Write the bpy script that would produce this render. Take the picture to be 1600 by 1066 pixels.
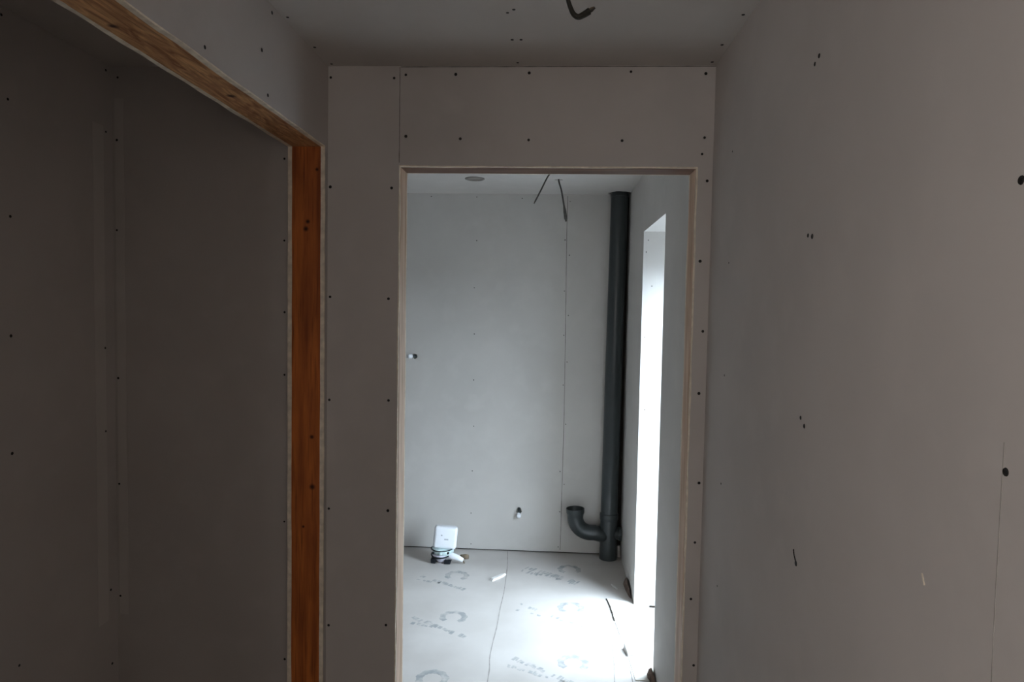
import bpy, bmesh, math, random
from mathutils import Vector, Matrix, noise
random.seed(7)
S = bpy.context.scene
COL = S.collection
for o in list(bpy.data.objects): bpy.data.objects.remove(o, do_unlink=True)

# ------------------------------------------------------------------ camera
cam_d = bpy.data.cameras.new('camera'); cam = bpy.data.objects.new('camera', cam_d); COL.objects.link(cam)
cam_d.sensor_fit = 'HORIZONTAL'; cam_d.sensor_width = 36.0; cam_d.lens = 36.0 * 1052.37 / 1600.0
cam_d.clip_start = 0.05
_r = Vector((0.99821884, 0.05701009, 0.01757857))
_u = Vector((-0.02028286, 0.04720898, 0.99867909))
_f = Vector((-0.05610491, 0.99725682, -0.04828122))
m = Matrix((( _r.x, _u.x, -_f.x, 0), (_r.y, _u.y, -_f.y, 0), (_r.z, _u.z, -_f.z, 1.645), (0, 0, 0, 1)))
cam.matrix_world = m
S.camera = cam

# ------------------------------------------------------------------ view + sky
S.view_settings.view_transform = 'Standard'; S.view_settings.look = 'None'
S.view_settings.exposure = 2.3; S.view_settings.gamma = 1.0
S.view_settings.use_curve_mapping = False
S.cycles.max_bounces = 14; S.cycles.diffuse_bounces = 10
S.cycles.use_denoising = True
SKY_EAST, SKY_WEST, GROUND = 9.4, 2.3, 0.7      # ground is a tenth-scale factor of the sky
EAST_TINT, WEST_TINT = (.73, .845, 1, 1), (1, .905, .87, 1)
W = bpy.data.worlds.new('overcast_sky'); S.world = W; W.use_nodes = True
nt = W.node_tree; nt.nodes.clear()
out = nt.nodes.new('ShaderNodeOutputWorld'); bg = nt.nodes.new('ShaderNodeBackground')
tc = nt.nodes.new('ShaderNodeTexCoord'); sp = nt.nodes.new('ShaderNodeSeparateXYZ')
nt.links.new(tc.outputs['Generated'], sp.inputs[0])
def wramp(src, stops):
    r = nt.nodes.new('ShaderNodeValToRGB'); mr = nt.nodes.new('ShaderNodeMapRange')
    mr.inputs['From Min'].default_value = -1; mr.inputs['From Max'].default_value = 1
    nt.links.new(src, mr.inputs['Value']); nt.links.new(mr.outputs[0], r.inputs[0])
    e = r.color_ramp.elements
    while len(e) > 1: e.remove(e[-1])
    e[0].position, e[0].color = stops[0]
    for p, c in stops[1:]:
        n = e.new(p); n.color = c
    return r.outputs[0]
# direction-split sky: bluish at the glazed door, dimmer warm half added for the hall
side = nt.nodes.new('ShaderNodeVectorMath'); side.operation = 'DOT_PRODUCT'; side.inputs[1].default_value = (1, .3, 0)
nt.links.new(tc.outputs['Generated'], side.inputs[0])
G = lambda v: (v / 10, v / 10, v / 10, 1)
az = wramp(side.outputs['Value'], [(0.0, WEST_TINT), (0.44, WEST_TINT), (0.54, EAST_TINT), (1.0, EAST_TINT)])
st = wramp(side.outputs['Value'], [(0.0, G(SKY_WEST)), (0.44, G(SKY_WEST)), (0.54, G(SKY_EAST)), (1.0, G(SKY_EAST))])
# overcast sky: zenith about three times the horizon
el = wramp(sp.outputs['Z'], [(0.0, G(GROUND)), (0.495, G(GROUND)), (0.505, G(5.4)), (1.0, G(10))])
def wmul(a, b):
    n = nt.nodes.new('ShaderNodeMix'); n.data_type = 'RGBA'; n.blend_type = 'MULTIPLY'; n.inputs[0].default_value = 1
    nt.links.new(a, n.inputs[6]); nt.links.new(b, n.inputs[7]); return n.outputs[2]
# hall side: even brightness above and below the horizon, set to light walls evenly
mk = wramp(side.outputs['Value'], [(0.0, (0, 0, 0, 1)), (0.44, (0, 0, 0, 1)), (0.54, (1, 1, 1, 1)), (1.0, (1, 1, 1, 1))])
low = wramp(sp.outputs['Z'], [(0.0, G(9)), (0.47, G(9)), (0.52, G(10)), (1.0, G(10))])
flat2 = nt.nodes.new('ShaderNodeMix'); flat2.data_type = 'RGBA'
nt.links.new(mk, flat2.inputs[0]); nt.links.new(low, flat2.inputs[6]); nt.links.new(el, flat2.inputs[7])
nt.links.new(wmul(wmul(az, st), flat2.outputs[2]), bg.inputs['Color'])
bg.inputs['Strength'].default_value = 10.0
nt.links.new(bg.outputs[0], out.inputs[0])

def portal(name, loc, rot, sx, sy):
    d = bpy.data.lights.new(name, 'AREA'); d.shape = 'RECTANGLE'; d.size = sx; d.size_y = sy
    d.cycles.is_portal = True
    o = bpy.data.objects.new(name, d); o.location = loc; o.rotation_euler = rot; COL.objects.link(o)
portal('daylight_portal', (.905, 3.376, 1.0), (0, math.radians(90), 0), 1.9, .72)
BW = dict(x0=-.66, x1=-.16, z0=1.3, z1=2.1, y=-2.1)           # unseen rear window, added to light the hall's front wall
portal('daylight_portal', ((BW['x0'] + BW['x1']) / 2, BW['y'] - .06, (BW['z0'] + BW['z1']) / 2), (math.radians(90), 0, 0), BW['x1'] - BW['x0'], BW['z1'] - BW['z0'])
LW = dict(y0=-1.50, y1=-.50, z0=.70, z1=2.05)                # unseen window added in the left wall to brighten the right wall
portal('daylight_portal', (-.90, (LW['y0'] + LW['y1']) / 2, (LW['z0'] + LW['z1']) / 2), (0, math.radians(-90), 0), LW['z1'] - LW['z0'], LW['y1'] - LW['y0'])

# ------------------------------------------------------------------ materials
def mat(name, rough=.85, spec=.3):
    M = bpy.data.materials.new(name); M.use_nodes = True
    t = M.node_tree; b = t.nodes['Principled BSDF']
    b.inputs['Roughness'].default_value = rough; b.inputs['Specular IOR Level'].default_value = spec
    return M, t, b
def N(t, k, **kw):
    n = t.nodes.new(k)
    for a, v in kw.items(): setattr(n, a, v)
    return n
def noise_mix(t, c1, c2, scale, lo=.35, hi=.65, detail=4, stretch=None, coord='Object'):
    tcn = N(t, 'ShaderNodeTexCoord'); nz = N(t, 'ShaderNodeTexNoise')
    nz.inputs['Scale'].default_value = scale; nz.inputs['Detail'].default_value = detail
    src = tcn.outputs[coord]
    if stretch:
        mp = N(t, 'ShaderNodeMapping'); mp.inputs['Scale'].default_value = stretch
        t.links.new(src, mp.inputs[0]); src = mp.outputs[0]
    t.links.new(src, nz.inputs['Vector'])
    mr = N(t, 'ShaderNodeMapRange'); mr.inputs['From Min'].default_value = lo; mr.inputs['From Max'].default_value = hi
    t.links.new(nz.outputs['Fac'], mr.inputs['Value'])
    mx = N(t, 'ShaderNodeMix', data_type='RGBA')
    t.links.new(mr.outputs[0], mx.inputs[0])
    for i, c in ((6, c1), (7, c2)):
        if isinstance(c, tuple): mx.inputs[i].default_value = c + (1,)
        else: t.links.new(c, mx.inputs[i])
    return mx.outputs[2]
def simple(name, c, rough=.7, spec=.3, var=.12, scale=14):
    M, t, b = mat(name, rough, spec)
    t.links.new(noise_mix(t, tuple(v * (1 - var) for v in c), tuple(min(1, v * (1 + var)) for v in c), scale), b.inputs['Base Color'])
    return M
def board_mat(name, c, blotch=.05):
    M, t, b = mat(name, .88, .25)
    c1 = noise_mix(t, tuple(v * (1 - blotch) for v in c), tuple(v * (1 + blotch) for v in c), 2.2, .3, .7)
    c2 = noise_mix(t, c1, tuple(min(1, v * 1.06) for v in c), 9, .5, .8, 6)
    t.links.new(c2, b.inputs['Base Color'])
    nz = N(t, 'ShaderNodeTexNoise'); nz.inputs['Scale'].default_value = 260; bp = N(t, 'ShaderNodeBump')
    bp.inputs['Strength'].default_value = .08; bp.inputs['Distance'].default_value = .001
    t.links.new(nz.outputs['Fac'], bp.inputs['Height']); t.links.new(bp.outputs[0], b.inputs['Normal'])
    return M
M_board = board_mat('plasterboard_paper', (.51, .478, .46))
M_board_r = board_mat('plasterboard_paper_bathroom', (.545, .525, .50), .05)
M_ceil = board_mat('ceiling_board', (.53, .50, .475), .03)
M_tape = board_mat('tapered_edge_paper', (.575, .545, .52), .04)
M_edge = simple('gypsum_core_edge', (.78, .70, .58), .95, .1, .14, 40)
M_hall_dark = simple('darkened_hall_floor', (.21, .175, .14), .9, .2, .2, 20)  # unseen hall floor, darkened to cut light bounced into the closet
M_gap = simple('dark_gap', (.035, .030, .026), 1, 0)
M_seam_r = simple('faint_board_joint', (.33, .31, .29), 1, 0, .2, 30)
M_seam = simple('board_joint_line', (.20, .185, .17), 1, 0, .25, 30)
M_screw = simple('black_phosphate_screw', (.012, .011, .010), .6, .3)
M_pvc = simple('grey_pvc', (.036, .044, .046), .32, .5, .06, 6)
M_pvc_in = simple('shaded_pvc_inside', (.02, .022, .022), .8, .1)
M_cable = simple('grey_cable_sheath', (.075, .07, .062), .6, .3, .2, 60)
M_cable_b = simple('black_cable_sheath', (.030, .028, .022), .6, .3, .2, 60)
M_white = simple('white_plastic', (.80, .82, .86), .35, .45, .02, 6)
M_lilac = simple('milky_plastic', (.74, .73, .84), .35, .4, .05, 20)
M_green = simple('pale_green_plastic', (.52, .64, .64), .3, .4, .18, 35)
M_black = simple('black_rubber', (.010, .012, .016), .6, .3)
M_brown = simple('brown_plug', (.17, .13, .09), .7, .2)
M_frame = simple('white_window_frame', (.75, .76, .76), .4, .4, .02)
M_spot = simple('grey_vent_ring', (.22, .20, .18), .7, .2)
M_debris = simple('torn_dust', (.16, .12, .10), .95, .1, .3, 60)
M_chip = simple('white_offcut', (.70, .69, .67), .8, .2, .05, 40)

def wood(name, dark, light, axis, knots=(), swirl=0.0):
    M, t, b = mat(name, .62, .3)
    s = [9.0, 9.0, 9.0]; s[axis] = .9
    c = noise_mix(t, dark, light, 4.0, .3, .7, 5, tuple(s))
    if swirl:
        for n_ in t.nodes:
            if n_.type == 'TEX_NOISE': n_.inputs['Distortion'].default_value = swirl; n_.inputs['Scale'].default_value = 5.5
            if n_.type == 'MAPPING': n_.inputs['Scale'].default_value[axis] = 1.6
    s2 = [60.0, 60.0, 60.0]; s2[axis] = 2.0
    c = noise_mix(t, c, tuple(v * .72 for v in dark), 3.0, .55, .8, 3, tuple(s2))
    if knots:
        tcn = N(t, 'ShaderNodeTexCoord')
        for (kx, ky, kz, kr) in knots:
            v = N(t, 'ShaderNodeVectorMath', operation='DISTANCE'); v.inputs[1].default_value = (kx, ky, kz)
            t.links.new(tcn.outputs['Object'], v.inputs[0])
            mr = N(t, 'ShaderNodeMapRange'); mr.inputs['From Min'].default_value = kr * .45; mr.inputs['From Max'].default_value = kr * 1.5
            mr.inputs['To Min'].default_value = 0; mr.inputs['To Max'].default_value = 1
            t.links.new(v.outputs['Value'], mr.inputs['Value'])
            mx = N(t, 'ShaderNodeMix', data_type='RGBA'); mx.inputs[6].default_value = (.05, .012, .005, 1)
            t.links.new(mr.outputs[0], mx.inputs[0]); t.links.new(c, mx.inputs[7]); c = mx.outputs[2]
    t.links.new(c, b.inputs['Base Color'])
    return M
M_wood_jamb = wood('orange_timber_jamb', (.24, .060, .016), (.60, .175, .036), 2,
                   [(-.777, 2.103, 1.885, .007), (-.771, 2.103, 1.908, .006), (-.756, 2.103, 1.222, .006), (-.754, 2.103, 1.06, .008), (-.783, 2.103, .929, .004), (-.742, 2.103, 2.071, .005)])
M_wood_head = wood('mottled_timber_head', (.30, .12, .045), (.80, .46, .22), 1, [(-.775, 1.60, 2.142, .010), (-.80, 1.2, 2.142, .008)], swirl=1.6)
M_wood_door = wood('pale_pink_timber', (.50, .33, .22), (.74, .56, .43), 2)
M_wood_doorhead = wood('shade_toned_timber_head', (.11, .050, .027), (.20, .10, .058), 0)  # door head timber: shade of the underside put into a darker brown

# chipboard sheets with a pale protective film
M_floor, t, b = mat('filmed_chipboard', .42, .5)
base = noise_mix(t, (.46, .43, .405), (.56, .53, .505), 3, .3, .7, 6)
t.links.new(base, b.inputs['Base Color'])
M_print, t, b = mat('faded_blue_grey_print', .6, .25)
t.links.new(noise_mix(t, (.30, .31, .31), (.50, .475, .455), 24, .40, .66, 6), b.inputs['Base Color'])
M_glass = bpy.data.materials.new('window_glass'); M_glass.use_nodes = True
t = M_glass.node_tree; t.nodes.clear()
o_ = N(t, 'ShaderNodeOutputMaterial'); a_ = N(t, 'ShaderNodeBsdfTransparent'); g_ = N(t, 'ShaderNodeBsdfGlossy'); x_ = N(t, 'ShaderNodeMixShader')
g_.inputs['Roughness'].default_value = .02; a_.inputs[0].default_value = (.93, .95, .94, 1); x_.inputs[0].default_value = .06
t.links.new(a_.outputs[0], x_.inputs[1]); t.links.new(g_.outputs[0], x_.inputs[2]); t.links.new(x_.outputs[0], o_.inputs[0])

# ------------------------------------------------------------------ mesh helpers
def finish(name, bm, material, parent=None, smooth=False, kind=None):
    bmesh.ops.recalc_face_normals(bm, faces=bm.faces)
    me = bpy.data.meshes.new(name); bm.to_mesh(me); bm.free()
    if smooth:
        for p in me.polygons: p.use_smooth = True
    me.materials.append(material)
    o = bpy.data.objects.new(name, me); COL.objects.link(o)
    if parent: o.parent = parent
    if kind: o['kind'] = kind
    return o
def box(bm, x0, x1, y0, y1, z0, z1):
    vs = [bm.verts.new((x, y, z)) for x in (x0, x1) for y in (y0, y1) for z in (z0, z1)]
    for f in ((0, 1, 3, 2), (4, 6, 7, 5), (0, 4, 5, 1), (2, 3, 7, 6), (0, 2, 6, 4), (1, 5, 7, 3)):
        bm.faces.new([vs[i] for i in f])
    return vs
def boxes(name, lst, material, parent=None, kind=None, bevel=0):
    bm = bmesh.new()
    for b_ in lst: box(bm, *b_)
    o = finish(name, bm, material, parent, kind=kind)
    if bevel:
        md = o.modifiers.new('bevel', 'BEVEL'); md.width = bevel; md.segments = 2; md.limit_method = 'ANGLE'
    return o
def frames(pts):
    T = []
    for i in range(len(pts)):
        a = pts[max(0, i - 1)]; c = pts[min(len(pts) - 1, i + 1)]
        T.append((c - a).normalized())
    up = Vector((0, 0, 1)) if abs(T[0].z) < .9 else Vector((0, 1, 0))
    n = (up - T[0] * up.dot(T[0])).normalized(); out_ = []
    for tt in T:
        n = (n - tt * n.dot(tt)).normalized(); out_.append((n, tt.cross(n)))
    return out_
def sweep(bm, pts, radii, seg=24, cap=(True, True), inner=None, squash=1.0):
    """tube along pts; inner = wall thickness gives a hollow end at the last point"""
    pts = [Vector(p) for p in pts]; F = frames(pts)
    rings = []
    def ring(p, fr, r): 
        return [bm.verts.new(p + fr[0] * math.cos(2 * math.pi * k / seg) * r + fr[1] * math.sin(2 * math.pi * k / seg) * r * squash) for k in range(seg)]
    for p, fr, r in zip(pts, F, radii): rings.append(ring(p, fr, r))
    if inner:
        for p, fr, r in list(zip(pts, F, radii))[::-1]: rings.append(ring(p, fr, r - inner))
    for a, c in zip(rings, rings[1:]):
        for k in range(seg):
            bm.faces.new((a[k], a[(k + 1) % seg], c[(k + 1) % seg], c[k]))
    if cap[0]: bm.faces.new(rings[0])
    if cap[1]: bm.faces.new(rings[-1])
def spline(P, n=8):
    P = [Vector(p) for p in P]; Q = [P[0] * 2 - P[1]] + P + [P[-1] * 2 - P[-2]]; out_ = []
    for i in range(1, len(Q) - 2):
        for k in range(n):
            s = k / n; a, b_, c, d = Q[i - 1], Q[i], Q[i + 1], Q[i + 2]
            out_.append(.5 * ((2 * b_) + (c - a) * s + (2 * a - 5 * b_ + 4 * c - d) * s * s + (3 * b_ - a - 3 * c + d) * s ** 3))
    out_.append(P[-1]); return out_
def empty(name, loc, label=None, cat=None, group=None, kind=None):
    o = bpy.data.objects.new(name, None); o.location = loc; o.empty_display_size = .05; COL.objects.link(o)
    if label: o['label'] = label
    if cat: o['category'] = cat
    if group: o['group'] = group
    if kind: o['kind'] = kind
    return o
def tag(o, label, cat, group=None):
    o['label'] = label; o['category'] = cat
    if group: o['group'] = group
    return o
def cut(o, cyls):
    """real round holes: boolean with temporary cylinders, applied at once"""
    for (c, axis, r, depth, jag) in cyls:
        bm = bmesh.new(); n = 28
        rr = [r * (1 + jag * (random.random() - .5)) for _ in range(n)]
        tops = []
        for s in (-1, 1):
            vs = []
            for k in range(n):
                a = 2 * math.pi * k / n; u, v = rr[k] * math.cos(a), rr[k] * math.sin(a)
                p = {2: (c[0] + u, c[1] + v, c[2] + s * depth), 1: (c[0] + u, c[1] + s * depth, c[2] + v)}[axis]
                vs.append(bm.verts.new(p))
            tops.append(vs)
        for k in range(n): bm.faces.new((tops[0][k], tops[0][(k + 1) % n], tops[1][(k + 1) % n], tops[1][k]))
        bm.faces.new(tops[0]); bm.faces.new(tops[1])
        tool = finish('tool', bm, M_gap)
        md = o.modifiers.new('b', 'BOOLEAN'); md.operation = 'DIFFERENCE'; md.object = tool; md.solver = 'EXACT'
        bpy.context.view_layer.update()
        ev = o.evaluated_get(bpy.context.evaluated_depsgraph_get())
        me = bpy.data.meshes.new_from_object(ev); o.modifiers.remove(md)
        o.data = me
        bpy.data.objects.remove(tool, do_unlink=True)

# ------------------------------------------------------------------ room shell
XL, XR, D1 = -.717, .491, 2.132          # hall side walls and wall with the doorway
WF = .114                                # thickness of that wall
XB, D2 = .4993, 4.486                    # bathroom side wall and far wall
CX = -1.426                              # closet side wall
DL, DR, DT = -.485, .442, 2.088          # doorway
ON, OF, OT = 3.0254, 3.727, 2.076        # opening to the outside in the bathroom side wall
LB, LY0, LY1, LT = -.835, .83, 2.103, 2.142   # closet opening in the hall's left wall
XO = .91                                  # outer face of the thick outside wall
BX = -2.6                               # bathroom left wall

def raggedy(bm, x0, x1, y0, y1, z0, z1, axis, amp, step=.03):
    """strip along axis whose cross section wobbles a little, like a hand-cut board edge"""
    lo, hi = ((x0, x1), (y0, y1), (z0, z1))[axis]
    n = max(2, int((hi - lo) / step)); prev = None
    off = random.random() * 50
    for i in range(n + 1):
        s = lo + (hi - lo) * i / n; j = noise.noise(Vector((s * 7, off, 0))) * amp; j2 = noise.noise(Vector((s * 9, off + 9, 0))) * amp
        if axis == 2: c = [(x0 + j, y0, s), (x1 + j2, y0, s), (x1 + j2, y1, s), (x0 + j, y1, s)]
        elif axis == 0: c = [(s, y0, z0 + j), (s, y1, z0 + j), (s, y1, z1 + j2), (s, y0, z1 + j2)]
        else: c = [(x0 + j, s, z0 + j2), (x1 + j2, s, z0 + j2), (x1 + j2, s, z1), (x0 + j, s, z1)]
        v = [bm.verts.new(p) for p in c]
        if prev:
            for k in range(4): bm.faces.new((prev[k], prev[(k + 1) % 4], v[(k + 1) % 4], v[k]))
        else: bm.faces.new(v)
        prev = v
    bm.faces.new(prev)
def strip(name, dims, axis, amp, material, parent):
    bm = bmesh.new(); raggedy(bm, *dims, axis, amp); return finish(name, bm, material, parent)

floor = boxes('floor', [(BX - .2, XO, D1 + .05, 4.6, -.08, 0)], M_floor, kind='structure')
floor_hall = boxes('floor_hall', [(BX - .2, XO, -2.3, D1 + .05, -.08, 0)], M_hall_dark, kind='structure')
ceiling = boxes('ceiling', [(BX - .2, XO, -2.3, 4.6, 2.4, 2.5)], M_ceil, kind='structure')
cut(ceiling, [((-.457, 3.958, 2.4), 2, .048, .05, 0), ((.033, 3.98, 2.4), 2, .024, .05, .35),
              ((0.005, 3.66, 2.4), 2, .018, .05, .2), ((.432, 4.415, 2.4), 2, .069, .05, .22), ((.019, 1.56, 2.4), 2, .020, .05, .2)])

E = 0.0125
wall_front = boxes('wall_front', [(BX, DL - .0025, D1, D1 + WF, 0, 2.4), (DR + .0025, XR, D1, D1 + WF, 0, 2.4),
                                  (DL - .0025, DR + .0025, D1, D1 + WF, DT + .0025, 2.4)], M_board, kind='structure')
# cut board edges around the doorway, on both faces of the wall
for y0 in (D1 - .0006, D1 + WF - E):
    strip('board_edge', (DL - .003, DL, y0, y0 + E, 0, DT), 2, .0022, M_edge, wall_front)
    strip('board_edge', (DR, DR + .003, y0, y0 + E, 0, DT), 2, .0022, M_edge, wall_front)
    strip('board_edge', (DL - .003, DR + .003, y0, y0 + E, DT, DT + .003), 0, .0015, M_edge, wall_front)
door = empty('door_1', (0, D1 + WF / 2, 0), kind='structure')
def pboxes(name, lst, material, parent, **k):
    o = boxes(name, [(a - parent.location.x, b_ - parent.location.x, c - parent.location.y, d - parent.location.y, e - parent.location.z, f - parent.location.z) for a, b_, c, d, e, f in lst], material, parent, **k)
    return o
y0, y1 = D1 + E, D1 + WF - E
pboxes('jamb', [(DL - .0078, DL + .001, y0, y1, 0, DT)], M_wood_door, door)
pboxes('jamb', [(DR - .001, DR + .0078, y0, y1, 0, DT)], M_wood_door, door)
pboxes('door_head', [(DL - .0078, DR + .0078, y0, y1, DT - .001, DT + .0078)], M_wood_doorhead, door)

wall_left = boxes('wall_left', [(LB, XL, LY1 + .0025, D1, 0, 2.4), (LB, XL, LY0 - .0025, LY1 + .0025, LT + .0025, 2.4), (LB, XL, LW['y1'], LY0 - .0025, 0, 2.4), (LB, XL, -2.1, LW['y0'], 0, 2.4), (LB, XL, LW['y0'], LW['y1'], 0, LW['z0']), (LB, XL, LW['y0'], LW['y1'], LW['z1'], 2.4)], M_board, kind='structure')
for x0 in (LB, XL - E):
    strip('board_edge', (x0, x0 + E + .0006, LY1 - .001, LY1 + .003, 0, LT), 2, .0012, M_edge, wall_left)
    strip('board_edge', (x0, x0 + E + .0006, LY0, LY1, LT - .0005, LT + .003), 1, .0030, M_edge, wall_left)
closet_trim = empty('trim_1', ((XL + LB) / 2, LY1, 0), kind='structure')
def world_box(name, dims, material, parent):
    # geometry kept in world coordinates so that knots stay where they are on the timber
    o = boxes(name, [dims], material, parent); o.matrix_parent_inverse = Matrix.Translation(-parent.location); return o
world_box('jamb', (LB + E, XL - E, LY1, LY1 + .0078, 0, LT), M_wood_jamb, closet_trim)
world_box('opening_head', (LB + E, XL - E, LY0, LY1, LT, LT + .0078), M_wood_head, closet_trim)

wall_right = boxes('wall_right', [(XR, XO, -2.1, D1 + WF, 0, 2.4)], M_board, kind='structure')
bath_right = boxes('wall_bathroom_right', [(XB, XO, D1 + WF, ON, 0, 2.4), (XB, XO, OF, D2, 0, 2.4), (XB, XO, ON, OF, OT, 2.4)], M_board_r, kind='structure')
bath_far = boxes('wall_bathroom_far', [(BX, XO, D2, D2 + .1, .009, 2.4)], M_board_r, kind='structure')
boxes('sole_plate', [(BX, XO, D2 + E, D2 + .1, 0, .009)], M_gap, bath_far)
cut(bath_far, [((-.907, D2, 1.311), 1, .017, .03, .3), ((-.185, D2, .283), 1, .019, .03, .3)])
boxes('dark_corner_strip', [(.452, XB, D2 - .002, D2 + .001, .065, 2.4)], M_gap, bath_far)  # thin dark strip over the far wall board beside the pipe
bath_left = boxes('wall_bathroom_left', [(BX - .2, BX, D1, D2 + .1, 0, 2.4)], M_board_r, kind='structure')
closet_left = boxes('wall_closet_left', [(CX - .1, CX, -.42, D1, 0, 2.4)], M_board, kind='structure')
closet_near = boxes('wall_closet_near', [(CX, LB, -.42, -.32, 0, 2.4)], M_board, kind='structure')
w = BW
wall_back = boxes('wall_back', [(LB, w['x0'], w['y'] - .1, w['y'], 0, 2.4), (w['x1'], XR, w['y'] - .1, w['y'], 0, 2.4),
                                (w['x0'], w['x1'], w['y'] - .1, w['y'], 0, w['z0']), (w['x0'], w['x1'], w['y'] - .1, w['y'], w['z1'], 2.4)], M_board, kind='structure')
# windows: the glazed door in the bathroom's side wall, and two unseen windows added as hall light
win = boxes('window_1', [(XO - .08, XO - .02, ON, ON + .05, 0, OT), (XO - .08, XO - .02, OF - .035, OF, 0, OT), (XO - .08, XO - .02, ON + .05, OF - .035, 1.90, OT), (XO - .08, XO - .02, ON + .05, OF - .035, 0, .06)], M_frame, kind='structure')
boxes('pane', [(XO - .053, XO - .047, ON + .05, OF - .035, .06, 1.90)], M_glass, win)
l = LW
win2 = boxes('added_window_2', [(-.82, -.77, l['y0'], l['y0'] + .05, l['z0'], l['z1']), (-.82, -.77, l['y1'] - .05, l['y1'], l['z0'], l['z1']),
                         (-.82, -.77, l['y0'] + .05, l['y1'] - .05, l['z0'], l['z0'] + .05), (-.82, -.77, l['y0'] + .05, l['y1'] - .05, l['z1'] - .05, l['z1'])], M_frame, kind='structure')
boxes('pane', [(-.798, -.792, l['y0'] + .05, l['y1'] - .05, l['z0'] + .05, l['z1'] - .05)], M_glass, win2)

win3 = boxes('added_window_3', [(w['x0'], w['x0'] + .05, w['y'] - .09, w['y'] - .04, w['z0'], w['z1']), (w['x1'] - .05, w['x1'], w['y'] - .09, w['y'] - .04, w['z0'], w['z1']),
                         (w['x0'] + .05, w['x1'] - .05, w['y'] - .09, w['y'] - .04, w['z0'], w['z0'] + .05), (w['x0'] + .05, w['x1'] - .05, w['y'] - .09, w['y'] - .04, w['z1'] - .05, w['z1'])], M_frame, kind='structure')
boxes('pane', [(w['x0'] + .05, w['x1'] - .05, w['y'] - .067, w['y'] - .061, w['z0'] + .05, w['z1'] - .05)], M_glass, win3)

# ------------------------------------------------------------------ joints between boards
def ribbon(name, pts, normal, width, material, parent, wob=.0, th=.0006):
    """thin raised line through pts on a surface with that normal"""
    P = spline(pts, 6) if len(pts) > 2 else [Vector(pts[0]).lerp(Vector(pts[1]), k / 24) for k in range(25)]
    n = Vector(normal); bm = bmesh.new(); prev = None; off = random.random() * 90
    for i, p in enumerate(P):
        tt = (P[min(i + 1, len(P) - 1)] - P[max(i - 1, 0)]).normalized(); s = n.cross(tt)
        p = p + s * noise.noise(Vector((i * .35, off, 0))) * wob
        hw = width * .5 * (1 + .5 * noise.noise(Vector((i * .8, off + 5, 0))))
        v = [bm.verts.new(p - s * hw - n * .0002), bm.verts.new(p + s * hw - n * .0002), bm.verts.new(p + s * hw + n * th), bm.verts.new(p - s * hw + n * th)]
        if prev:
            for k in range(4): bm.faces.new((prev[k], prev[(k + 1) % 4], v[(k + 1) % 4], v[k]))
        else: bm.faces.new(v)
        prev = v
    bm.faces.new(prev)
    return finish(name, bm, material, parent)
FN, RN, LN, UP, DN = (0, -1, 0), (-1, 0, 0), (1, 0, 0), (0, 0, 1), (0, 0, -1)
ribbon('board_joint', [(-.487, D1, 2.10), (-.4875, D1, 2.396)], FN, .0022, M_seam, wall_front, .001)
ribbon('board_joint', [(DL, D1, 2.397), (XR, D1, 2.397)], FN, .003, M_seam, wall_front)
ribbon('board_joint', [(XR, .749, 0.2), (XR, .749, 1.51)], RN, .0010, M_seam_r, wall_right, .001)
ribbon('board_joint', [(.097, D2, .02), (.1, D2, .283), (.105, D2, 1.06), (.1, D2, 1.7), (.097, D2, 2.39)], FN, .0035, M_seam, bath_far, .001)
boxes('tapered_edge', [(CX, CX + .0008, 2.035, 2.085, 0.6, 2.2)], M_tape, closet_left)
boxes('tapered_edge', [(-1.418, -1.388, D1 - .0008, D1, .6, 2.30)], M_tape, wall_front)
for p in ([(-.257, 4.48, 0), (-.239, 4.075, 0), (-.242, 3.541, 0), (-.252, 3.11, 0), (-.243, 2.885, 0), (-.245, 2.26, 0)],
          [(.352, 3.79, 0), (.366, 3.70, 0), (.372, 3.55, 0), (.381, 3.384, 0), (.375, 3.30, 0)],
          [(.332, 3.45, 0), (.338, 3.25, 0), (.318, 2.93, 0), (.315, 2.6, 0)],
          [(.392, 3.20, 0), (.398, 3.0, 0), (.396, 2.75, 0)]):
    ribbon('board_joint', p, UP, .0045, M_seam_r, floor, .004)

bm = bmesh.new()
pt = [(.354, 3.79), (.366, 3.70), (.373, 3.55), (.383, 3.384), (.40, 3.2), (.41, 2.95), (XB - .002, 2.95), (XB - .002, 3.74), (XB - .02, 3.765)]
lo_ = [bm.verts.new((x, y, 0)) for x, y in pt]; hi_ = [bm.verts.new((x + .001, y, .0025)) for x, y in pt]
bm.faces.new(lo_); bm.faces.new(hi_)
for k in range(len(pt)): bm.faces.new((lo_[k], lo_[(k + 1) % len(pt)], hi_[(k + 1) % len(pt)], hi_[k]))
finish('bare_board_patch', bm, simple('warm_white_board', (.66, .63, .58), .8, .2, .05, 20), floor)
ribbon('board_joint', [(.350, 3.79, 0), (.360, 3.72, 0), (.366, 3.62, 0), (.372, 3.52, 0)], UP, .007, M_gap, floor, .003, .0027)

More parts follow.
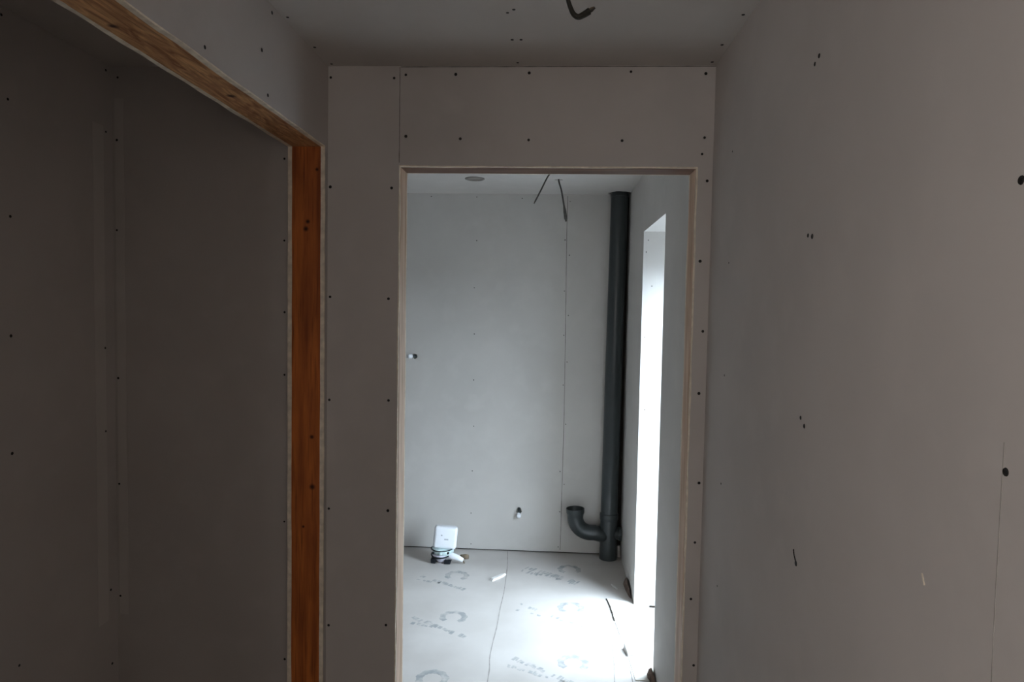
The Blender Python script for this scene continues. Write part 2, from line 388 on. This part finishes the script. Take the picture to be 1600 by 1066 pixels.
# ------------------------------------------------------------------ screw heads sunk in the boards (parts of their wall)
def screw_mesh():
    bm = bmesh.new(); n = 14; R0 = .0046
    rim = [bm.verts.new((R0 * math.cos(2 * math.pi * k / n), R0 * math.sin(2 * math.pi * k / n), .0)) for k in range(n)]
    r1 = [bm.verts.new((R0 * .9 * math.cos(2 * math.pi * k / n), R0 * .9 * math.sin(2 * math.pi * k / n), .0008)) for k in range(n)]
    # cross recess: every second vertex of the inner ring pulled in
    r2 = [bm.verts.new(((.5 if k % 2 else .22) * R0 * math.cos(2 * math.pi * k / n), (.5 if k % 2 else .22) * R0 * math.sin(2 * math.pi * k / n), .0003)) for k in range(n)]
    for a, c in ((rim, r1), (r1, r2)):
        for k in range(n): bm.faces.new((a[k], a[(k + 1) % n], c[(k + 1) % n], c[k]))
    bm.faces.new(r2); bm.faces.new(rim[::-1])
    me = bpy.data.meshes.new('screw_head'); bm.to_mesh(me); bm.free(); me.materials.append(M_screw); return me
SM = screw_mesh()
def screws(parent, pts, normal, scale=1.0):
    q = Vector(normal).to_track_quat('Z', 'Y')
    for p in pts:
        s = scale * random.uniform(.85, 1.1)
        if len(p) == 4: s = p[3]
        o = bpy.data.objects.new('screw_head', SM); COL.objects.link(o); o.parent = parent
        o.location = p[:3]; o.rotation_euler = q.to_euler(); o.scale = (s, s, s)
screws(wall_front, [(x, D1, z) for x, z in [(-.709, 2.365), (-.506, 2.363), (-.469, 2.373), (-.311, 2.374), (-.081, 2.378), (.233, 2.381), (.461, 2.375), (-.467, 2.182), (-.294, 2.175), (-.079, 2.172), (.211, 2.171), (.463, 2.181), (.457, 2.131), (-.709, 2.022), (-.511, 2.02), (.475, 2.049), (.461, 1.802), (.476, 1.584), (.47, 1.389), (.479, 1.105), (.472, .914), (.465, .731), (.48, .515), (-.708, 1.672), (-.518, 1.669), (-.709, 1.339), (-.515, 1.342), (-.709, .982), (-.514, .982), (-.708, .593), (-.517, .602)]], FN)
screws(wall_front, [(x, D1 - .0008, z) for x, z in [(-1.407, 2.366), (-1.412, 2.167), (-1.415, 1.877), (-1.416, 1.393), (-1.416, 1.041), (-1.416, .662), (-.858, 2.11), (-.858, 1.85), (-.857, 1.62), (-.857, 1.417), (-.857, .934), (-.855, .472)]], FN, .8)
screws(ceiling, [(x, y, 2.4) for x, y in [(-.125, 1.756), (-.108, 1.738), (-.123, 1.929), (-.098, 1.929), (-.116, 2.106), (.473, 1.777), (.469, 1.972), (.473, 2.105), (-.706, 1.774), (-.706, 1.978), (-.700, 2.112)]], DN)
screws(wall_left, [(XL, y, z) for y, z in [(1.367, 2.168), (1.64, 2.265), (1.675, 2.167), (1.70, 2.38)]], LN)
screws(wall_right, [(XR, y, z, s) for y, z, s in [(1.311, 2.126, 1), (1.331, 2.118, .9), (1.332, 1.795, .9), (1.311, 1.791, 1.1), (.744, 1.789, 1.1), (1.907, 2.087, .6), (1.906, 1.782, .6), (1.914, 1.468, .7), (1.334, 1.442, .9), (1.314, 1.429, 1), (.744, 1.479, 1.05), (1.329, 1.155, 1.2), (1.912, 1.161, .7), (1.918, .864, .6)]], RN)
screws(closet_left, [(CX + .0008 * (y > 2.03), y, z) for y, z in [(1.709, 2.168), (1.71, 1.864), (1.705, 1.549), (1.702, 1.235), (1.713, .649), (1.693, 2.377), (2.1, 2.378), (2.097, 2.184), (2.082, 1.495), (2.08, 1.226), (2.096, .697), (2.099, .447)]], LN, .9)
screws(bath_far, [(x, D2, z) for x, z in [(-.807, 2.381), (-.503, 2.379), (-.201, 2.373), (-.499, 2.092), (-.511, 1.778), (-.506, 1.47), (-.506, 1.16), (-.501, .848), (-.506, .543), (-.51, .253), (-.507, .041), (.087, 2.103), (.117, 2.003), (.09, 1.766), (.119, 1.605), (.092, 1.473), (.117, 1.295), (.095, 1.14), (.117, .878), (.086, .557), (.115, .471), (.090, .283), (.084, .042), (.115, 2.355)]], FN, .75)
screws(bath_right, [(x, OF, z) for x, z in [(.525, 2.03), (.515, 1.965), (.55, 1.78), (.52, 1.5), (.53, 1.1)]], FN, .7)
screws(bath_right, [(XB, y, z) for y, z in [(4.42, 1.9), (4.42, 1.2), (3.80, 1.75), (3.80, .9)]], RN, .6)
# small nick with a trailing scratch under one screw, and a pale chip in the paper
ribbon('paper_nick', [(XR, 1.329, 1.158), (XR, 1.339, 1.166), (XR, 1.345, 1.178)], RN, .0045, M_gap, wall_right, .001)
ribbon('paper_nick', [(XR, .886, 1.296), (XR, .889, 1.303), (XR, .893, 1.309)], RN, .003, M_edge, wall_right, .001)

# ------------------------------------------------------------------ printed marks on the floor film
def ring_print(cx, cy, r0, r1, rot):
    bm = bmesh.new(); n = 44; a0, a1 = math.radians(-52) + rot, math.radians(232) + rot; prev = None
    for k in range(n + 1):
        a = a0 + (a1 - a0) * k / n
        o_r = r1 * (1 + (.045 if (k // 3) % 2 else -.03)); i_r = r0 * (1 + .05 * math.sin(k * 1.7))
        v = [bm.verts.new((cx + r_ * math.cos(a), cy + r_ * math.sin(a), z)) for r_, z in ((i_r, 0), (o_r, 0), (o_r, .0005), (i_r, .0005))]
        if prev:
            for j in range(4): bm.faces.new((prev[j], prev[(j + 1) % 4], v[(j + 1) % 4], v[j]))
        else: bm.faces.new(v)
        prev = v
    bm.faces.new(prev)
    finish('printed_ring', bm, M_print, floor)
def line_print(x0, y0, x1, y1, h, seed, gap=.25):
    """worn line of lettering: blurred strokes that no longer read as letters"""
    rnd = random.Random(seed); bm = bmesh.new()
    a = Vector((x0, y0, 0)); d = Vector((x1, y1, 0)) - a; L = d.length; d.normalize(); s = Vector((-d.y, d.x, 0)); q = 0
    while q < L:
        h_ = h; wd = rnd.uniform(.008, .022)
        if rnd.random() > gap:
            hh = h * rnd.uniform(.6, 1.35); o0 = rnd.uniform(-.2, .2) * h; sl = rnd.uniform(-.006, .006)
            c = [a + d * q + s * (o0 - hh / 2), a + d * (q + wd) + s * (o0 - hh / 2), a + d * (q + wd + sl) + s * (o0 + hh / 2), a + d * (q + sl) + s * (o0 + hh / 2)]
            lo = [bm.verts.new(v) for v in c]; hi = [bm.verts.new(v + Vector((0, 0, .0005))) for v in c]
            bm.faces.new(lo[::-1]); bm.faces.new(hi)
            for k in range(4): bm.faces.new((lo[k], lo[(k + 1) % 4], hi[(k + 1) % 4], hi[k]))
        q += wd + rnd.uniform(.001, .006)
    finish('printed_lettering', bm, M_print, floor)
sd = 1
for cx, cy, hs in ((-.54, 4.035, .030), (-.482, 3.485, .026), (-.49, 2.885, .03), (.152, 4.205, .05), (.146, 3.655, .022), (.139, 3.075, .026), (.14, 2.5, .026), (-.49, 2.34, .026)):
    ring_print(cx, cy, .043, .073, random.uniform(-.12, .12))
    if cx < 0:
        line_print(cx - .215, cy - .02, cx + .09, cy - .215, hs, sd); line_print(cx - .235, cy - .075, cx - .10, cy - .12, hs * .8, sd + 1, .35)
    else:
        line_print(cx - .28, cy + .02, cx + .04, cy - .21, hs, sd); line_print(cx - .30, cy - .05, cx - .06, cy - .16, hs * .8, sd + 1, .35)
    sd += 2

# ------------------------------------------------------------------ soil pipe
PX, PY, PR = .414, 4.424, .055
sp_ = empty('soil_pipe', (PX, PY, 0), 'tall dark grey plastic soil pipe standing in the far corner of the bathroom', 'pipe')
def lathe(name, prof, material, parent, loc=(0, 0, 0), seg=48, smooth=True):
    bm = bmesh.new(); rings = []
    for r_, z in prof: rings.append([bm.verts.new((loc[0] + r_ * math.cos(2 * math.pi * k / seg), loc[1] + r_ * math.sin(2 * math.pi * k / seg), loc[2] + z)) for k in range(seg)])
    for a, c in zip(rings, rings[1:]):
        for k in range(seg): bm.faces.new((a[k], a[(k + 1) % seg], c[(k + 1) % seg], c[k]))
    bm.faces.new(rings[0]); bm.faces.new(rings[-1])
    o = finish(name, bm, material, parent, smooth)
    if smooth:
        md = o.modifiers.new('es', 'EDGE_SPLIT'); md.split_angle = math.radians(40)
    return o
# the upper pipe leans very slightly out of plumb
bm = bmesh.new(); sweep(bm, [(0, 0, .27), (.006, -.001, 1.2), (.018, -.002, 2.44)], [PR, PR, PR], 48)
up = finish('pipe', bm, M_pvc, sp_, True); md = up.modifiers.new('es', 'EDGE_SPLIT'); md.split_angle = math.radians(40)
lathe('socket_collar', [(.050, .262), (.0585, .262), (.0605, .268), (.0605, .296), (.059, .303), (.0555, .308), (.050, .308)], M_pvc, sp_)
lathe('pipe_foot', [(.0, .0), (.0575, .0), (.0575, .07), (.0558, .082), (.0558, .262), (.04, .262)], M_pvc, sp_)
lathe('ceiling_collar', [(.050, 2.376), (.0585, 2.376), (.0585, 2.392), (.050, 2.392)], M_pvc, sp_, (.018, -.002, 0))
# branch arm running left, with the swept shoulder of the junction
bm = bmesh.new()
sweep(bm, [(.0, 0, .150), (-.045, -.008, .162), (-.085, -.014, .172), (-.112, -.018, .178)], [.050, .050, .0495, .0495], 32)
finish('branch_arm', bm, M_pvc, sp_, True)
bm = bmesh.new(); sweep(bm, [(.0, -.004, .262), (-.012, -.006, .225), (-.045, -.01, .185)], [.052, .046, .030], 28)
finish('junction_shoulder', bm, M_pvc, sp_, True)
# elbow, open socket upwards
cxr, rad = (-.120, .178 + .105), .105
P = [(-.085, -.016, .176)]
for k in range(15):
    a = math.radians(-90 - 90 * k / 14)
    P.append((-.118 + rad * math.cos(a), -.018 - .006 * k / 14, .281 + rad * math.sin(a)))
P += [(-.223, -.025, .30), (-.2235, -.025, .308), (-.2245, -.025, .336)]
R_ = [.0495] + [.0505 + .002 * k / 14 for k in range(15)] + [.054, .0595, .0605]
bm = bmesh.new(); sweep(bm, P, R_, 40, (True, False), inner=.004)
el_ = finish('elbow', bm, M_pvc, sp_, True); md = el_.modifiers.new('es', 'EDGE_SPLIT'); md.split_angle = math.radians(45)
bm = bmesh.new(); sweep(bm, [(-.223, -.025, .29), (-.2235, -.025, .294)], [.046, .046], 32)  # dark disc inside the elbow mouth, inner shade put into its colour
finish('dark_socket_disc', bm, M_pvc_in, el_, True)
# capped boss behind, toward the side wall
bm = bmesh.new(); sweep(bm, [(.03, -.004, .17), (.062, -.004, .17), (.0625, -.004, .17), (.082, -.004, .17)], [.040, .040, .046, .046], 28)
finish('boss', bm, M_pvc, sp_, False)

# ------------------------------------------------------------------ white plumbing fitting by the far wall
fx, fy = -.668, 4.26
ft = empty('plumbing_fitting', (fx, fy, 0), 'white plastic fitting with square box top and round pot, on floor by far wall', 'plumbing fitting')
bm = bmesh.new()
bmesh.ops.create_cube(bm, size=1); bmesh.ops.scale(bm, vec=(.150, .080, .142), verts=bm.verts)
ed = [e for e in bm.edges]; bmesh.ops.bevel(bm, geom=ed, offset=.020, segments=5, profile=.5, affect='EDGES')
bx_ = finish('box_housing', bm, M_white, ft, True); bx_.location = (.018, .01, .158); bx_.rotation_euler = (math.radians(-7), math.radians(5), math.radians(7))
M_mark = simple('grey_moulded_mark', (.42, .44, .48), .6, .3)
boxes('moulded_mark', [(-.030, -.020, -.0408, -.0396, .012, .020)], M_mark, bx_)
boxes('moulded_mark', [(-.006, .020, -.0408, -.0396, -.012, -.004)], M_mark, bx_)
bm = bmesh.new(); sweep(bm, [(.0, 0, .055), (.002, 0, .066), (.004, 0, .078), (.006, 0, .092)], [.060, .068, .072, .070], 36); cl = finish('clear_collar', bm, M_green, ft, True)
for s in ((-.05, -.052, .070, .008), (.0, -.068, .072, .010), (.045, -.056, .076, .009)):
    bm = bmesh.new(); bmesh.ops.create_icosphere(bm, subdivisions=2, radius=s[3]); bmesh.ops.translate(bm, vec=Vector(s[:3]), verts=bm.verts); finish('clip', bm, M_black if s[3] < .0095 else M_green, cl, True)
def band(name, z, r_, th, tilt, sag):
    P = []
    for k in range(37):
        a = 2 * math.pi * k / 36; P.append((r_ * math.cos(a), r_ * math.sin(a), z + tilt * math.cos(a) - sag * max(0, -math.sin(a))))
    bm = bmesh.new(); sweep(bm, P, [th] * 37, 10, (False, False)); return finish(name, bm, M_black, ft, True)
band('seal_ring', .089, .071, .0032, .002, 0)
band('seal_ring', .058, .068, .0045, .008, .014)
bm = bmesh.new()
prof = [(.024, .0), (.032, .002), (.037, .012), (.046, .026), (.058, .038), (.066, .050), (.064, .060)]
rings = [[bm.verts.new((r_ * math.cos(2 * math.pi * k / 36), r_ * math.sin(2 * math.pi * k / 36), z)) for k in range(36)] for r_, z in prof]
for a, c in zip(rings, rings[1:]):
    for k in range(36): bm.faces.new((a[k], a[(k + 1) % 36], c[(k + 1) % 36], c[k]))
bm.faces.new(rings[0]); bm.faces.new(rings[-1]); finish('bowl', bm, M_lilac, ft, True)
boxes('foot', [(-.068, -.036, -.046, .03, 0, .030)], M_black, ft, bevel=.004)
boxes('foot', [(.020, .060, -.050, .03, 0, .026)], M_black, ft, bevel=.004)
bm = bmesh.new(); sweep(bm, [(.03, -.030, .044), (.075, -.032, .050), (.105, -.034, .040), (.142, -.036, .026)], [.022, .021, .018, .012], 24); so = finish('spout', bm, M_white, ft, True)
bm = bmesh.new(); sweep(bm, [(.118, .012, .030), (.150, .004, .034), (.170, 0, .036)], [.014, .017, .015], 20); finish('spout_plug', bm, M_brown, so, True)
bm = bmesh.new(); sweep(bm, [(.140, -.030, .020), (.146, -.030, .010), (.148, -.028, .0045)], [.006, .0045, .004], 12); finish('plug_stem', bm, M_brown, so, True)

# ------------------------------------------------------------------ capped pipe tails coming out of the far wall
def stub(name, loc, dirn, label):
    t_ = empty(name, loc, label, 'pipe', None)
    d = Vector(dirn).normalized()
    bm = bmesh.new(); sweep(bm, [-d * .025, d * .006, d * .026], [.0085] * 3, 16); finish('pipe', bm, M_pvc, t_, True)
    bm = bmesh.new(); sweep(bm, [d * .022, d * .024, d * .046, d * .052, d * .054], [.010, .0150, .0150, .0125, .007], 20); finish('cap', bm, M_white, t_, True)
stub('capped_pipe_stub', (-.907, D2, 1.311), (-.62, -.55, .03), 'white capped pipe tail poking from the far wall at mid height beside the doorway edge')
stub('capped_pipe_stub', (-.185, D2, .283), (.0, -.5, -.55), 'white capped pipe tail low on the far wall between the box fitting and soil pipe')

# ------------------------------------------------------------------ hanging cables and the ring in the ceiling
def cable(name, pts, rads, material, label, core=None, group=None):
    P = spline(pts, 8); n = len(P); base_ = Vector(pts[0]); base_.z = 2.4
    t_ = empty(name, base_, label, 'cable', group); rr = []
    for i in range(n):
        s = i / (n - 1) * (len(rads) - 1); k = min(int(s), len(rads) - 2); rr.append(rads[k] + (rads[k + 1] - rads[k]) * (s - k))
    bm = bmesh.new(); sweep(bm, [p - base_ for p in P], rr, 16, squash=.75); finish('cable_sheath', bm, material, t_, True)
    if core:
        e = P[-1] - base_; d = (P[-1] - P[-3]).normalized(); F = frames([P[-3], P[-1]])[1]
        for k in range(3):
            a = k * 2.1; q = e + (F[0] * math.cos(a) + F[1] * math.sin(a)) * core * .5
            bm = bmesh.new(); sweep(bm, [q - d * .006, q + d * .006, q + d * .013 + F[0] * .002 * (k - 1)], [core * .38] * 3, 8)
            finish('wire_core', bm, (M_brown, M_cable, M_cable_b)[k], t_, True)
cable('ceiling_cable', [(.019, 1.56, 2.43), (.019, 1.552, 2.39), (.022, 1.52, 2.345), (.024, 1.50, 2.318), (.030, 1.50, 2.300), (.037, 1.50, 2.286), (.047, 1.50, 2.280), (.058, 1.50, 2.284), (.071, 1.50, 2.292)],
      [.0055, .0055, .0055, .006, .0065, .007, .0075, .0085, .0095], M_cable_b, 'short dark cable with hooked end hanging from the hall ceiling in front of the doorway', .006)
cable('ceiling_cable', [(.005, 3.66, 2.43), (.002, 3.655, 2.40), (-.030, 3.62, 2.345), (-.062, 3.60, 2.275), (-.093, 3.59, 2.211)],
      [.0055] * 5, M_cable, 'straight grey cable slanting down left from the bathroom ceiling', .004)
cable('ceiling_cable', [(.033, 3.98, 2.43), (.034, 3.98, 2.39), (.050, 3.972, 2.335), (.066, 3.968, 2.25), (.072, 3.968, 2.215), (.079, 3.968, 2.170)],
      [.0065, .0065, .0065, .007, .012, .013], M_cable, 'grey cable with thick taped end hanging from ragged hole near soil pipe', .007)
vr = empty('ceiling_vent_ring', (-.457, 3.958, 2.4), 'round grey ring let into the bathroom ceiling left of the hanging cables', 'ceiling fitting')
lathe('rim', [(.044, .004), (.057, .0), (.058, -.004), (.050, -.007), (.043, -.003)], M_spot, vr)
lathe('inner_plate', [(.0, .018), (.044, .018), (.044, .012), (.0, .012)], M_spot, vr)

# ------------------------------------------------------------------ scraps on the floor
def scrap(name, pts, h, material, label, cat, top=.6, bend=0):
    cx = sum(p[0] for p in pts) / len(pts); cy = sum(p[1] for p in pts) / len(pts); bm = bmesh.new()
    lo = [bm.verts.new((p[0] - cx, p[1] - cy, 0)) for p in pts]
    hi = [bm.verts.new(((p[0] - cx) * top, (p[1] - cy) * top, (p[2] if len(p) > 2 else h))) for p in pts]
    n = len(pts); bm.faces.new(lo[::-1])
    for k in range(n): bm.faces.new((lo[k], lo[(k + 1) % n], hi[(k + 1) % n], hi[k]))
    c = bm.verts.new((0, 0, max(v.co.z for v in hi) * (1 + bend)))
    for k in range(n): bm.faces.new((hi[k], hi[(k + 1) % n], c))
    o = finish(name, bm, material); o.location = (cx, cy, 0); tag(o, label, cat); return o
scrap('plastic_offcut', [(-.335, 3.985), (-.318, 3.965), (-.255, 4.045), (-.238, 4.085), (-.262, 4.075), (-.31, 4.02)], .012, M_chip, 'thin white offcut lying on the floor between the printed rings', 'offcut', .8)
scrap('plaster_crumb', [(.478, 4.05), (.470, 4.01), (.474, 3.92), (.483, 3.84), (.494, 3.80), (.496, 3.86), (.494, 3.99), (.494, 4.10)], .035, M_debris, 'ragged brown heap of dust against the bathroom side wall beyond the opening', 'debris', .55, .4)
scrap('board_offcut', [(.479, 4.452), (.497, 4.452), (.497, 4.478), (.479, 4.478)], .075, M_chip, 'small upright white offcut between soil pipe and side wall', 'offcut', .85)
scrap('paper_scrap', [(.396, 4.0), (.408, 3.985), (.43, 3.93), (.424, 3.925), (.40, 3.97)], .006, M_chip, 'tiny pale paper scrap on shaded floor near the soil pipe', 'paper', .8)
scrap('folded_film', [(.388, 3.235, .030), (.398, 3.155, .012), (.46, 3.16, .006), (.498, 3.185, .004), (.499, 3.215, .004), (.45, 3.225, .016)], .02, M_chip, 'raised white flap of floor film in front of the bright opening', 'film', .94)
scrap('plaster_crumb', [(.49, 3.03), (.470, 3.01), (.466, 2.97), (.478, 2.93), (.497, 2.92), (.497, 3.02)], .03, M_debris, 'dark plaster crumb at the foot of the near side of the opening', 'debris', .6, .3)
boxes('threshold_strip', [(-.001, .20, 0, .012, 0, .010), (.03, .05, -.006, 0, 0, .014)], M_chip)
ts = bpy.data.objects['threshold_strip']; boxes('dark_end', [(.062, .19, -.004, -.0005, 0, .012)], M_gap, ts); ts.location = (XB + .02, OF - .022, 0); tag(ts, 'narrow pale strip along the foot of the far reveal of the opening', 'strip')
